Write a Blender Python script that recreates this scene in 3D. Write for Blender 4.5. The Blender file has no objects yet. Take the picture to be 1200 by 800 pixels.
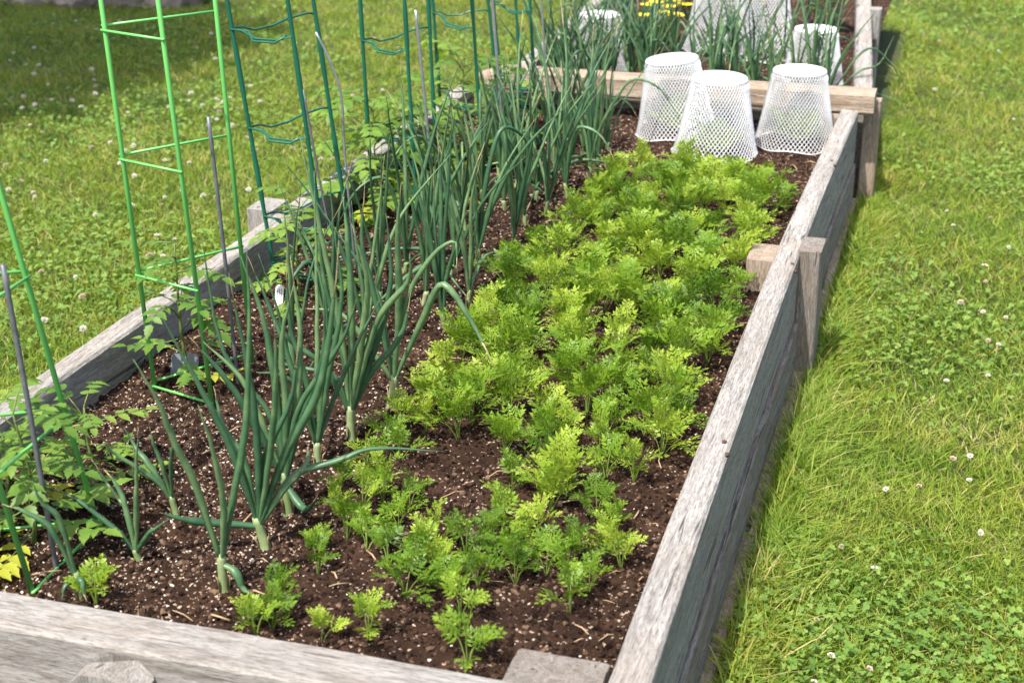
import bpy, math, random
import numpy as np
from mathutils import Vector, Matrix, Euler, noise
random.seed(7); RNG = np.random.default_rng(7)
S = bpy.context.scene; COL = S.collection
PI = math.pi
# ------------------------------------------------------------------ camera model
F = 1756.0; PITCH = math.radians(22.7); CZ = 1.51
SP, CP = math.sin(PITCH), math.cos(PITCH)
ZT = 0.36            # top of the boards
ZS = 0.27            # soil level
def ray(u, v):
    cu, cv = u - 600, v - 400
    return Vector((cu, -cv*SP + F*CP, -cv*CP - F*SP))
def at(u, v, z=0.0):
    """ground point seen at photo pixel (u, v) on the level z"""
    r = ray(u, v); t = (z - CZ) / r.z
    return Vector((r.x*t, r.y*t, z))
def aty(u, v, Y):
    r = ray(u, v); t = Y / r.y
    return Vector((r.x*t, Y, CZ + r.z*t))
# bed frame: a along the bed, b leftwards from the inner edge of the right board
ANG = math.radians(16.8)
SD = Vector((math.sin(ANG), math.cos(ANG), 0)); WD = Vector((-math.cos(ANG), math.sin(ANG), 0))
_r = at(713, 797, ZT); _f = at(590, 797, ZT)
ORG = _f + WD * ((_r - _f).dot(WD)); ORG.z = 0
def B(a, b, z=0.0):
    p = ORG + SD*a + WD*b; return Vector((p.x, p.y, z))
def toB(p):
    d = Vector((p.x, p.y, 0)) - ORG; return d.dot(SD), d.dot(WD)
# ------------------------------------------------------------------ helpers
class MB:
    def __init__(s): s.v = []; s.f = []; s.m = []; s.n = 0
    def add(s, vs, fs, mi=0):
        o = s.n; s.v.extend([tuple(q) for q in vs]); s.n += len(vs)
        s.f.extend([tuple(i+o for i in f) for f in fs]); s.m.extend([mi]*len(fs))
    def tube(s, pts, rad, sides=6, mi=0, flat=1.0, cap=True):
        pts = [Vector(p) for p in pts]; n = len(pts)
        if not hasattr(rad, '__len__'): rad = [rad]*n
        t0 = (pts[1]-pts[0]).normalized()
        up = Vector((0,0,1)) if abs(t0.z) < .9 else Vector((1,0,0))
        x = t0.cross(up).normalized(); vs = []
        for i, p in enumerate(pts):
            t = (pts[min(i+1,n-1)] - pts[max(i-1,0)])
            if t.length < 1e-9: t = t0
            t = t.normalized()
            x = (x - t*x.dot(t)).normalized(); y = t.cross(x)
            for k in range(sides):
                a = 2*PI*k/sides
                vs.append(p + x*(math.cos(a)*rad[i]) + y*(math.sin(a)*rad[i]*flat))
        fs = []
        for i in range(n-1):
            for k in range(sides):
                k2 = (k+1) % sides
                fs.append((i*sides+k, i*sides+k2, (i+1)*sides+k2, (i+1)*sides+k))
        if cap:
            fs.append(tuple(range(sides))[::-1]); fs.append(tuple(range((n-1)*sides, n*sides)))
        s.add(vs, fs, mi)
    def mesh(s, name, mats, smooth=True):
        me = bpy.data.meshes.new(name); me.from_pydata(s.v, [], s.f)
        for m in (mats if isinstance(mats, (list, tuple)) else [mats]): me.materials.append(m)
        me.polygons.foreach_set('material_index', s.m)
        me.polygons.foreach_set('use_smooth', [smooth]*len(s.f)); me.update()
        return me
def link(name, me, parent=None, loc=None, rot=None, scale=None):
    o = bpy.data.objects.new(name, me); COL.objects.link(o)
    if parent: o.parent = parent
    if loc is not None: o.location = loc
    if rot is not None: o.rotation_euler = rot
    if scale is not None: o.scale = (scale,)*3 if not hasattr(scale, '__len__') else scale
    return o
def tag(o, label=None, cat=None, group=None, kind=None):
    if label: o['label'] = label
    if cat: o['category'] = cat
    if group: o['group'] = group
    if kind: o['kind'] = kind
    return o
def empty(name, loc, label, cat, group=None, rz=0):
    o = link(name, None, loc=loc, rot=(0,0,rz)); o.empty_display_size = .05
    return tag(o, label, cat, group)
def big_mesh(name, V, quads, mats, rnd=None, smooth=False, tri=None):
    """numpy mesh; quads (n,4); tri (m,3)"""
    me = bpy.data.meshes.new(name); V = np.asarray(V, np.float32)
    me.vertices.add(len(V)); me.vertices.foreach_set('co', V.ravel())
    idx = []; tot = []; 
    if quads is not None and len(quads): idx.append(np.asarray(quads).ravel()); tot.append(np.full(len(quads), 4))
    if tri is not None and len(tri): idx.append(np.asarray(tri).ravel()); tot.append(np.full(len(tri), 3))
    idx = np.concatenate(idx).astype(np.int32); tot = np.concatenate(tot).astype(np.int32)
    st = np.concatenate([[0], np.cumsum(tot)[:-1]]).astype(np.int32)
    me.loops.add(len(idx)); me.loops.foreach_set('vertex_index', idx)
    me.polygons.add(len(tot)); me.polygons.foreach_set('loop_start', st); me.polygons.foreach_set('loop_total', tot)
    me.polygons.foreach_set('use_smooth', np.full(len(tot), smooth))
    for m in (mats if isinstance(mats, (list, tuple)) else [mats]): me.materials.append(m)
    if rnd is not None:
        at_ = me.attributes.new('rnd', 'FLOAT', 'POINT'); at_.data.foreach_set('value', np.asarray(rnd, np.float32))
    me.update(calc_edges=True); me.validate()
    return me
def bez(pts, n):
    """smooth open curve through points (Catmull-Rom)"""
    P = [Vector(p) for p in pts]
    if len(P) == 2: return [P[0].lerp(P[1], i/n) for i in range(n+1)]
    P = [P[0]*2-P[1]] + P + [P[-1]*2-P[-2]]; m = len(P)-3; out = []
    for j in range(n+1):
        x = j/n*m; i = min(int(x), m-1); t = x-i
        a, b, c, d = P[i], P[i+1], P[i+2], P[i+3]
        out.append(.5*((2*b)+(c-a)*t+(2*a-5*b+4*c-d)*t*t+(3*b-a-3*c+d)*t**3))
    return out
# ------------------------------------------------------------------ materials
def mat(name):
    m = bpy.data.materials.new(name); m.use_nodes = True
    nt = m.node_tree; bs = nt.nodes['Principled BSDF']; return m, nt, bs
def N(nt, t, **kw):
    n = nt.nodes.new(t)
    for k, v in kw.items():
        if k in n.inputs: n.inputs[k].default_value = v
        else: setattr(n, k, v)
    return n
def ramp(nt, src, stops):
    r = nt.nodes.new('ShaderNodeValToRGB'); e = r.color_ramp.elements
    while len(e) < len(stops): e.new(.5)
    for i, (p, c) in enumerate(stops): e[i].position = p; e[i].color = (*c, 1) if len(c) == 3 else c
    nt.links.new(src, r.inputs[0]); return r.outputs[0]
def mixc(nt, f, a, b, mode='MIX'):
    m = nt.nodes.new('ShaderNodeMix'); m.data_type = 'RGBA'; m.blend_type = mode
    for s, k in ((f, 0), (a, 6), (b, 7)):
        if hasattr(s, 'links'): nt.links.new(s, m.inputs[k])
        else: m.inputs[k].default_value = s if k == 0 else (*s, 1)
    return m.outputs[2]
def noise_n(nt, vec, scale, detail=4, rough=.6, dist=0.0):
    n = nt.nodes.new('ShaderNodeTexNoise'); n.inputs['Scale'].default_value = scale
    n.inputs['Detail'].default_value = detail; n.inputs['Roughness'].default_value = rough; n.inputs['Distortion'].default_value = dist
    if vec is not None: nt.links.new(vec, n.inputs['Vector'])
    return n.outputs['Fac']
def objco(nt, scale=(1,1,1), random_off=True):
    tc = nt.nodes.new('ShaderNodeTexCoord'); mp = nt.nodes.new('ShaderNodeMapping')
    nt.links.new(tc.outputs['Object'], mp.inputs['Vector']); mp.inputs['Scale'].default_value = scale
    if random_off:
        oi = nt.nodes.new('ShaderNodeObjectInfo'); ml = nt.nodes.new('ShaderNodeMath'); ml.operation = 'MULTIPLY'; ml.inputs[1].default_value = 37.0
        nt.links.new(oi.outputs['Random'], ml.inputs[0]); cx = nt.nodes.new('ShaderNodeCombineXYZ')
        for k in range(3): nt.links.new(ml.outputs[0], cx.inputs[k])
        nt.links.new(cx.outputs[0], mp.inputs['Location'])
    return mp.outputs[0]
def bump(nt, bs, h, strength=.4, dist=.002):
    b = nt.nodes.new('ShaderNodeBump'); b.inputs['Strength'].default_value = strength; b.inputs['Distance'].default_value = dist
    nt.links.new(h, b.inputs['Height']); nt.links.new(b.outputs[0], bs.inputs['Normal'])
def leafmat(name, stops, rough=.5, trans=.35, nscale=25., use='obj', tcol=None, spec=.4, patch=None):
    m, nt, bs = mat(name)
    vec = objco(nt)
    nz = noise_n(nt, vec, nscale, 3)
    if use == 'attr':
        a = nt.nodes.new('ShaderNodeAttribute'); a.attribute_name = 'rnd'; rv = a.outputs['Fac']
    else:
        oi = nt.nodes.new('ShaderNodeObjectInfo'); rv = oi.outputs['Random']
    ad = nt.nodes.new('ShaderNodeMath'); ad.operation = 'MULTIPLY_ADD'; nt.links.new(rv, ad.inputs[0]); ad.inputs[1].default_value = .55 if use == 'obj' else .8
    m2 = nt.nodes.new('ShaderNodeMath'); m2.operation = 'MULTIPLY_ADD'; nt.links.new(nz, m2.inputs[0]); m2.inputs[1].default_value = .9; m2.inputs[2].default_value = -.22
    nt.links.new(m2.outputs[0], ad.inputs[2])
    c = ramp(nt, ad.outputs[0], stops)
    if patch:
        g = nt.nodes.new('ShaderNodeNewGeometry')
        p1 = noise_n(nt, g.outputs['Position'], patch[0], 4, .6)
        f = ramp(nt, p1, [(.35, (0,0,0)), (.65, (1,1,1))])
        c = mixc(nt, f, c, mixc(nt, 1.0, c, patch[1], 'MULTIPLY'))
    nt.links.new(c, bs.inputs['Base Color']); bs.inputs['Roughness'].default_value = rough
    bs.inputs['Specular IOR Level'].default_value = spec
    tr = nt.nodes.new('ShaderNodeBsdfTranslucent'); mx = nt.nodes.new('ShaderNodeMixShader'); mx.inputs[0].default_value = trans
    tc = mixc(nt, 1.0, c, tcol or (1.3, 1.25, .6), 'MULTIPLY'); nt.links.new(tc, tr.inputs['Color'])
    nt.links.new(bs.outputs[0], mx.inputs[1]); nt.links.new(tr.outputs[0], mx.inputs[2])
    nt.links.new(mx.outputs[0], nt.nodes['Material Output'].inputs['Surface'])
    return m
def woodmat(name, lo, mid, hi, brown=(.25,.17,.105), bf=.35):
    m, nt, bs = mat(name)
    v = objco(nt, (1.0, 1.0, 1.0))
    def nz(sc, scale, det, rough, dist):
        mp = nt.nodes.new('ShaderNodeMapping'); nt.links.new(v, mp.inputs[0]); mp.inputs['Scale'].default_value = sc
        return noise_n(nt, mp.outputs[0], scale, det, rough, dist)
    g1 = nz((3.5, 30, 30), 1.6, 9, .78, 1.2)
    c = ramp(nt, g1, [(.30, lo), (.48, mid), (.68, hi)])
    g2 = nz((14, 260, 260), 1.2, 5, .8, .6)
    c = mixc(nt, 1.0, c, ramp(nt, g2, [(.30, (.38,.36,.34)), (.48, (.95,.95,.95)), (.75, (1.22,1.21,1.2))]), 'MULTIPLY')
    g4 = nz((60, 420, 420), 1.0, 3, .7, .3)
    c = mixc(nt, 1.0, c, ramp(nt, g4, [(.34, (.55,.54,.52)), (.5, (1,1,1)), (.7, (1.12,1.12,1.12))]), 'MULTIPLY')
    pz = nz((2.5, 9, 9), 1.6, 6, .7, .6)
    fb = ramp(nt, pz, [(.46, (0,0,0)), (.70, (bf,bf,bf))])
    c = mixc(nt, fb, c, brown)
    g3 = nz((3.6, 70, 70), 1.0, 3, .5, .4)
    fc = ramp(nt, g3, [(.31, (.8,.8,.8)), (.35, (0,0,0))])
    c = mixc(nt, fc, c, (.045,.038,.033))
    nt.links.new(c, bs.inputs['Base Color']); bs.inputs['Roughness'].default_value = .9; bs.inputs['Specular IOR Level'].default_value = .15
    ms = nt.nodes.new('ShaderNodeMath'); ms.operation = 'ADD'; nt.links.new(g1, ms.inputs[0]); nt.links.new(g2, ms.inputs[1])
    bump(nt, bs, ms.outputs[0], .9, .005)
    return m
def plain(name, col, rough=.5, var=.15, nscale=30, metal=0., spec=.5, bumps=.0):
    m, nt, bs = mat(name); v = objco(nt); nz = noise_n(nt, v, nscale, 5, .65)
    c = ramp(nt, nz, [(.3, tuple(x*(1-var) for x in col)), (.7, tuple(min(1,x*(1+var)) for x in col))])
    nt.links.new(c, bs.inputs['Base Color']); bs.inputs['Roughness'].default_value = rough; bs.inputs['Metallic'].default_value = metal
    bs.inputs['Specular IOR Level'].default_value = spec
    if bumps: bump(nt, bs, nz, bumps, .002)
    return m
M = {}
M['wood'] = woodmat('weathered_grey_wood', (.19,.18,.165), (.375,.357,.332), (.51,.488,.455))
M['wood_dark'] = woodmat('dark_weathered_wood', (.12,.105,.092), (.28,.25,.22), (.42,.385,.35), (.22,.15,.09), .45)
M['wood_tan'] = woodmat('tan_weathered_wood', (.22,.165,.125), (.42,.335,.26), (.55,.465,.375), (.34,.23,.14), .5)
M['soil'], nt, bs = mat('garden_soil')
v = objco(nt, random_off=False)
n1 = noise_n(nt, v, 14, 8, .7); n2 = noise_n(nt, v, 160, 6, .75)
c = ramp(nt, n1, [(.3, (.011,.0055,.0035)), (.5, (.029,.0150,.009)), (.72, (.064,.034,.021))])
c = mixc(nt, ramp(nt, n2, [(.5, (0,0,0)), (.72, (.6,.6,.6))]), c, (.095,.05,.034))
vo = nt.nodes.new('ShaderNodeTexVoronoi'); vo.inputs['Scale'].default_value = 240; nt.links.new(v, vo.inputs['Vector'])
sep = nt.nodes.new('ShaderNodeSeparateColor'); nt.links.new(vo.outputs['Color'], sep.inputs[0])
sp = ramp(nt, sep.outputs[0], [(.955, (0,0,0)), (.965, (1,1,1))])
c = mixc(nt, sp, c, (.36,.27,.20))
nt.links.new(c, bs.inputs['Base Color']); bs.inputs['Roughness'].default_value = .95; bs.inputs['Specular IOR Level'].default_value = .15
bump(nt, bs, n2, .9, .006)
M['crumb'] = leafmat('soil_crumb', [(.1, (.007,.0038,.003)), (.5, (.024,.013,.009)), (.85, (.08,.047,.031)), (1.0, (.18,.12,.08))], .95, 0.0, 60, 'attr', spec=.1, patch=(5, (.5,.46,.45)))
M['perlite'] = leafmat('perlite', [(.1, (.16,.10,.065)), (.4, (.32,.22,.155)), (.7, (.42,.32,.245)), (.95, (.62,.55,.48))], .8, 0.0, 60, 'attr', spec=.2)
M['straw'] = plain('dry_straw', (.38,.26,.15), .8, .3, 40)
M['lawn'], nt, bs = mat('lawn_ground')
v = objco(nt, random_off=False)
n1 = noise_n(nt, v, 1.3, 6, .65); n2 = noise_n(nt, v, 60, 6, .8)
c = ramp(nt, n2, [(.3, (.02,.03,.008)), (.55, (.055,.085,.015)), (.78, (.12,.15,.035))])
c = mixc(nt, ramp(nt, n1, [(.4, (0,0,0)), (.7, (.5,.5,.5))]), c, (.10,.10,.03))
nt.links.new(c, bs.inputs['Base Color']); bs.inputs['Roughness'].default_value = .95; bump(nt, bs, n2, 1, .02)
M['grass'] = leafmat('grass_blades', [(.08, (.075,.165,.018)), (.35, (.155,.265,.030)), (.62, (.245,.345,.058)), (.85, (.36,.40,.10)), (.97, (.50,.44,.22))], .6, .40, 3, 'attr', patch=(2.6, (1.06,.94,.78)), spec=.12)
M['clover'] = leafmat('clover_leaves', [(.1, (.085,.175,.028)), (.6, (.14,.25,.038)), (.95, (.21,.31,.06))], .65, .35, 3, 'attr')
M['cloverfl'] = plain('clover_petals', (.74,.70,.62), .7, .12, 200)
M['cloverpk'] = plain('clover_petals_faded', (.58,.46,.38), .8, .2, 150)
M['onion'] = leafmat('onion_leaf', [(.1, (.028,.085,.042)), (.5, (.066,.15,.064)), (.9, (.19,.29,.12))], .42, .16, 30, spec=.5, tcol=(1.3,1.5,.5))
M['onion_pale'] = leafmat('onion_shank', [(.1, (.17,.26,.10)), (.5, (.27,.36,.15)), (.9, (.42,.48,.26))], .4, .2, 40)
M['onion_dry'] = leafmat('onion_skin', [(.1, (.35,.26,.12)), (.9, (.55,.46,.26))], .7, .2, 40)
M['carrot'] = leafmat('carrot_foliage', [(.12, (.055,.125,.012)), (.45, (.15,.265,.018)), (.9, (.37,.46,.055))], .42, .30, 34, spec=.3)
M['carrot_st'] = leafmat('carrot_stalk', [(.1, (.15,.24,.04)), (.9, (.24,.34,.07))], .5, .3, 30)
M['tomato'] = leafmat('tomato_leaf', [(.1, (.07,.155,.022)), (.5, (.135,.25,.035)), (.9, (.25,.36,.055))], .5, .4, 30)
M['tomato_y'] = leafmat('yellowing_tomato_leaf', [(.1, (.30,.36,.04)), (.6, (.48,.46,.05)), (.95, (.60,.50,.09))], .55, .4, 30)
M['tomato_st'] = leafmat('tomato_stem', [(.1, (.10,.15,.035)), (.9, (.2,.25,.07))], .6, .2, 30)
M['lettuce'] = leafmat('lettuce_leaf', [(.1, (.20,.33,.07)), (.9, (.36,.48,.16))], .5, .4, 30)
M['lime'] = plain('lime_green_coating', (.135,.46,.105), .35, .06, 12)
M['dgreen'] = plain('dark_green_plastic', (.010,.105,.062), .3, .12, 12)
M['steel'] = plain('galvanised_steel', (.34,.35,.37), .45, .2, 60, .7)
M['steeld'] = plain('dull_grey_steel', (.15,.155,.17), .5, .3, 60, .4)
M['white'] = leafmat('white_mesh_coating', [(.1, (.62,.62,.62)), (.45, (.78,.79,.80)), (.9, (.84,.85,.86))], .45, .12, 30, tcol=(1,1,1))
M['white2'] = plain('white_plastic', (.75,.76,.78), .5, .05, 30)
M['slate'] = plain('grey_plastic_tag', (.16,.18,.2), .5, .1, 30)
M['ink'] = plain('dark_ink', (.03,.03,.035), .6, .1, 30)
M['rock'] = plain('field_stone', (.30,.24,.21), .9, .4, 6, bumps=.8)
M['bark'] = plain('tree_bark', (.10,.07,.05), .9, .4, 14, bumps=1)
M['tree'] = leafmat('tree_leaves', [(.1, (.03,.07,.015)), (.9, (.08,.14,.03))], .5, .12, 3)
M['petal'] = plain('yellow_petals', (.75,.60,.03), .6, .15, 60)
M['rust'] = plain('rusty_screw', (.10,.06,.04), .7, .3, 60, .5)
# ------------------------------------------------------------------ ground
def outside_bed(x, y, m=0.0):
    dx, dy = x-ORG.x, y-ORG.y
    a = dx*SD.x+dy*SD.y; b = dx*WD.x+dy*WD.y
    return ~((a > -.10-m) & (a < 6.2) & (b > -.075-m) & (b < 1.275+m))
def mound(x, y):
    dx, dy = x-ORG.x, y-ORG.y
    a = dx*SD.x+dy*SD.y; b = dx*WD.x+dy*WD.y
    d = max(-.07-b, 0) if b < .6 else max(b-1.27, 0)
    return .045*math.exp(-(d/.22)**2)*(1 if -.3 < a < 6.5 else 0)
xs = np.concatenate([np.linspace(-120,-7,12), np.linspace(-6,6,170), np.linspace(7,120,12)])
ys = np.concatenate([np.linspace(-60,-1,10), np.linspace(0,14,150), np.linspace(15,180,16)])
V = []; 
for y in ys:
    for x in xs:
        nr = (abs(x) < 6.5 and -.5 < y < 14.5)
        z = .018*noise.noise((x*1.3, y*1.3, 0)) + .008*noise.noise((x*5, y*5, 3)) + mound(x, y) if nr else 0
        V.append((x, y, z - .01))
nx = len(xs); Q = [(j*nx+i, j*nx+i+1, (j+1)*nx+i+1, (j+1)*nx+i) for j in range(len(ys)-1) for i in range(nx-1)]
tag(link('lawn', big_mesh('lawn', V, Q, M['lawn'], smooth=True)), 'mown green lawn around the raised beds', None, None, 'structure')
# ------------------------------------------------------------------ boards
def board_mesh(name, L, W, H, m, bev=.005, jit=.0012, seed=0, endcut=0.0, bow=0.0, broken=0.0):
    """grain along local X, W along Y, H down from z=0; X from 0 to L"""
    mb = MB(); n = max(2, int(L/.035)); rr = random.Random(seed)
    cs = []
    def edge(p, q, k):
        for i in range(k): cs.append((p[0]+(q[0]-p[0])*i/k, p[1]+(q[1]-p[1])*i/k))
    b = bev
    c = [(b,0),(W-b,0),(W,-b),(W,-H+b),(W-b,-H),(b,-H),(0,-H+b),(0,-b)]
    seg = [5,1,8,1,5,1,8,1]
    for i in range(8): edge(c[i], c[(i+1)%8], seg[i])
    k = len(cs); vs = []
    for i in range(n+1):
        x = L*i/n
        for j, (y, z) in enumerate(cs):
            q = (x*2.2, y*55+seed*9, z*55); q2 = (x*14, y*160+seed*3, z*160)
            d = (noise.noise(q)*1.6 + noise.noise(q2)*.9)*jit
            yc, zc = y-W/2, z+H/2; ll = math.hypot(yc, zc) or 1
            xx = x
            if broken and (x < L*.5) : xx = x + (1-min(1,x/.12))*broken*(noise.noise((y*40, z*40, seed))+.4)
            vs.append((xx, y+yc/ll*d+bow*math.sin(PI*x/L), z+zc/ll*d + .003*noise.noise((x*1.5, seed, 0))))
    fs = [(i*k+j, i*k+(j+1)%k, (i+1)*k+(j+1)%k, (i+1)*k+j) for i in range(n) for j in range(k)]
    fs.append(tuple(range(k))[::-1]); fs.append(tuple(range(n*k, (n+1)*k)))
    fs = [f[::-1] for f in fs]
    mb.add(vs, fs); return mb.mesh(name, m, True)
def set_sharp(me, ang=.6):
    try: me.set_sharp_from_angle(angle=ang)
    except Exception: pass
RZ_S = math.atan2(SD.y, SD.x)         # local X along the bed
RZ_W = math.atan2(WD.y, WD.x)
def board(name, p, along, L, W, H, m, parent, seed, **kw):
    """p = start of the top edge; along 's' or 'w'"""
    me = board_mesh(name, L, W, H, M[m], seed=seed, **kw); set_sharp(me)
    return link(name, me, parent, Vector(p)-parent.location, (0,0, RZ_S if along == 's' else RZ_W))
def post(name, a, b, ztop, W, D, H, m, parent, seed, clip=0.0, tilt=0.0, lean=0.0):
    """upright: grain vertical. a,b = near right corner; W along b, D along a"""
    me = board_mesh(name, H, W, D, M[m], seed=seed, bev=.004, jit=.001); 
    if clip:
        for v_ in me.vertices:
            x, y, z = v_.co
            e = min(y, W-y)
            if e < clip: v_.co.x = max(x, clip-e)
    set_sharp(me)
    o = link(name, me, parent)
    # local X -> down, local Y -> WD, local Z -> 
    X = Vector((0,0,-1)); Y = WD; Z = X.cross(Y)      # = -? along bed
    R = Matrix((X, Y, Z)).transposed()
    R = Matrix.Rotation(lean, 3, SD) @ R
    o.rotation_euler = R.to_euler()
    base = B(a, b, ztop)
    # Z axis points along +-SD; extend D the right way
    o.location = (base + (SD*D if Z.dot(SD) > 0 else Vector((0,0,0)))) - parent.location
    return o
T = .054
bed = empty('raised_bed', B(0,0,0), 'weathered grey plank raised bed in the foreground full of carrots and onions', 'raised bed')
fb = board('front_board', B(-.082, -T-.01, ZT), 'w', 1.21+2*T+.02, .082, .20, 'wood', bed, 1, bev=.007, jit=.0016)
# a w-running board has local Y = -SD  -> shift so that it spans a in [-.082, 0]
fb.location = B(.006, -T-.01, ZT) - bed.location
fl = board('lower_front_board', B(.003, -T-.01, ZT-.205), 'w', 1.21+2*T+.02, .078, .22, 'wood_dark', bed, 2)
L_IN = 3.2
# right side: s-running, local Y = +WD ; spans b in [-T,0]
rb = board('side_board', B(.002, -T, ZT), 's', L_IN, T, .165, 'wood', bed, 3, bow=.016)
tag(rb, 'pale grey upper side board beside the right lawn')
board('lower_side_board', B(0, -T-.006, ZT-.169), 's', L_IN, T, .12, 'wood_dark', bed, 4, bow=.012)
tag(board('bottom_side_board', B(0, -T-.018, ZT-.293), 's', L_IN+.03, T, .14, 'wood_tan', bed, 5), 'tan bottom board along the right lawn')
lb = board('side_board', B(.002, 1.212, ZT), 's', 3.18, T, .17, 'wood', bed, 6, bow=-.012, jit=.002)
tag(lb, 'brownish upper side board along the left lawn')
board('lower_side_board', B(0, 1.206, ZT-.174), 's', 3.18, T+.004, .25, 'wood_dark', bed, 7)
# cross beam, its end board below
cb = board('cross_beam', B(3.30, -.10, ZT+.055), 'w', 1.36, .10, .068, 'wood_tan', bed, 8, bev=.008, jit=.002)
me = cb.data
for v_ in me.vertices:      # ragged broken left end
    x, y, z = v_.co
    if x > 1.2: v_.co.x = x - (x-1.2)*(.5+.9*noise.noise((y*30, z*60, 1))) ; v_.co.z = z - max(0,(x-1.22))*.12
board('end_board', B(3.39, 0.002, ZT-.03), 'w', 1.20, .042, .30, 'wood_dark', bed, 9)
# posts
def B_at(u, v, z): return toB(at(u, v, z))
PX = lambda u, v, z=ZT: toB(at(u, v, z))[0]
post('outer_post', PX(935, 297), toB(at(934, 297, ZT))[1]-.055, ZT+.006, .05, .11, .45, 'wood_dark', bed, 11)
post('outer_post', PX(1017, 124)+.01, -T-.012-.05, ZT+.012, .05, .06, .45, 'wood_tan', bed, 12)
tag(post('inner_stake', PX(877, 298), .004, ZT-.012, .075, .12, .25, 'wood_tan', bed, 13), 'short brown stake inside the right board')
_b1 = toB(at(708, 797, ZT-.015))[1]; _b2 = toB(at(593, 790, ZT-.015))[1]
tag(post('corner_block', .004, max(.003,_b1), ZT-.012, _b2-_b1, PX(655, 767, ZT-.012)-.004, .30, 'wood_dark', bed, 14), 'short block in the near corner by the right board')
post('corner_post', 3.13, .004, ZT-.012, .045, .06, .30, 'wood_tan', bed, 15)
op = post('front_post', -.076-.055, toB(at(190, 795, ZT-.05))[1], ZT-.012, .105, .053, .4, 'wood', bed, 16, clip=.026)
tag(op, 'clipped-corner post against the front board')
post('outer_post', 1.73, 1.21+T+.008, ZT-.002, .07, .10, .45, 'wood', bed, 17)
# screw heads
for (a, b, z) in ((.72, .03, .0), (1.66, .03, .0), (2.55, .03, .0)):
    for q in (0, 1):
        mb = MB(); mb.tube([(0,0,-.004), (0,0,.0012)], .0042, 10)
        link('screw_head', mb.mesh('screw_head', M['rust']), bed, B(a+.045*q, -T*.5+.012*q-.016, ZT+.0015)-bed.location)
mb = MB(); mb.tube([(0,0,0), SD*-.004], .005, 10); link('screw_head', mb.mesh('screw_head', M['steel']), bed, aty(154, 793, (B(-.131, .9)).y+.0)-bed.location)
# far bed
FB = empty('raised_bed', B(3.45, 0, 0), 'blurred far raised bed of grey planks behind the cross beam', 'raised bed')
def sb_far(name, a0, b0, a1, b1, H, m, seed, T_=.06, zt=ZT+.02):
    p, q = B(a0, b0), B(a1, b1); d = q-p
    me = board_mesh(name, d.length, T_, H, M[m], seed=seed); set_sharp(me)
    return link(name, me, FB, Vector((p.x, p.y, zt))-FB.location, (0,0,math.atan2(d.y, d.x)))
sb_far('side_board', 3.36, -.085, 6.2, .14, .25, 'wood', 21)
sb_far('lower_side_board', 3.36, -.09, 6.2, .135, .2, 'wood_dark', 22, zt=ZT-.235)
sb_far('side_board', 3.36, 1.12, 6.2, 1.25, .25, 'wood', 23, zt=ZT-.01)
sb_far('lower_side_board', 3.36, 1.115, 6.2, 1.245, .2, 'wood_dark', 24, zt=ZT-.235)
me = board_mesh('end_board', 1.25, .04, .4, M['wood_dark'], seed=25)
link('end_board', me, FB, B(3.435, .0, ZT-.02)-FB.location, (0,0,RZ_W))
me = board_mesh('end_board', 1.16, .05, .44, M['wood'], seed=26)
link('end_board', me, FB, B(6.2, .10, ZT)-FB.location, (0,0,RZ_W))
post('outer_post', PX(1020, 20), toB(at(1032, 20, ZT))[1], ZT+.03, .045, .07, .45, 'wood', FB, 27)
# ------------------------------------------------------------------ soil
def soil_z(a, b):
    p = B(a, b); x, y = p.x, p.y
    z = ZS + .014*noise.noise((x*4, y*4, 0)) + .010*noise.noise((x*11, y*11, 5)) + .006*noise.noise((x*34, y*34, 9)) + .0035*noise.noise((x*95, y*95, 2))
    return z + .02*max(0, 1-a/.35)*max(0,min(1,b/.4))
def soil(name, a0, a1, b0, b1, step, label):
    na = int((a1-a0)/step); nb = int((b1-b0)/step); V = []
    for i in range(na+1):
        for j in range(nb+1):
            a = a0+(a1-a0)*i/na; b = b0+(b1-b0)*j/nb; p = B(a, b); V.append((p.x, p.y, soil_z(a, b)))
    Q = [(i*(nb+1)+j, (i+1)*(nb+1)+j, (i+1)*(nb+1)+j+1, i*(nb+1)+j+1) for i in range(na) for j in range(nb)]
    Q = [q[::-1] for q in Q]
    tag(link(name, big_mesh(name, V, Q, M['soil'], smooth=False)), label, None, None, 'structure')
soil('soil', .002, 3.345, .001, 1.213, .0085, 'dark brown garden soil of the near bed')
soil('soil', 3.44, 6.14, .0, 1.14, .03, 'dark brown garden soil of the far bed')
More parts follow.
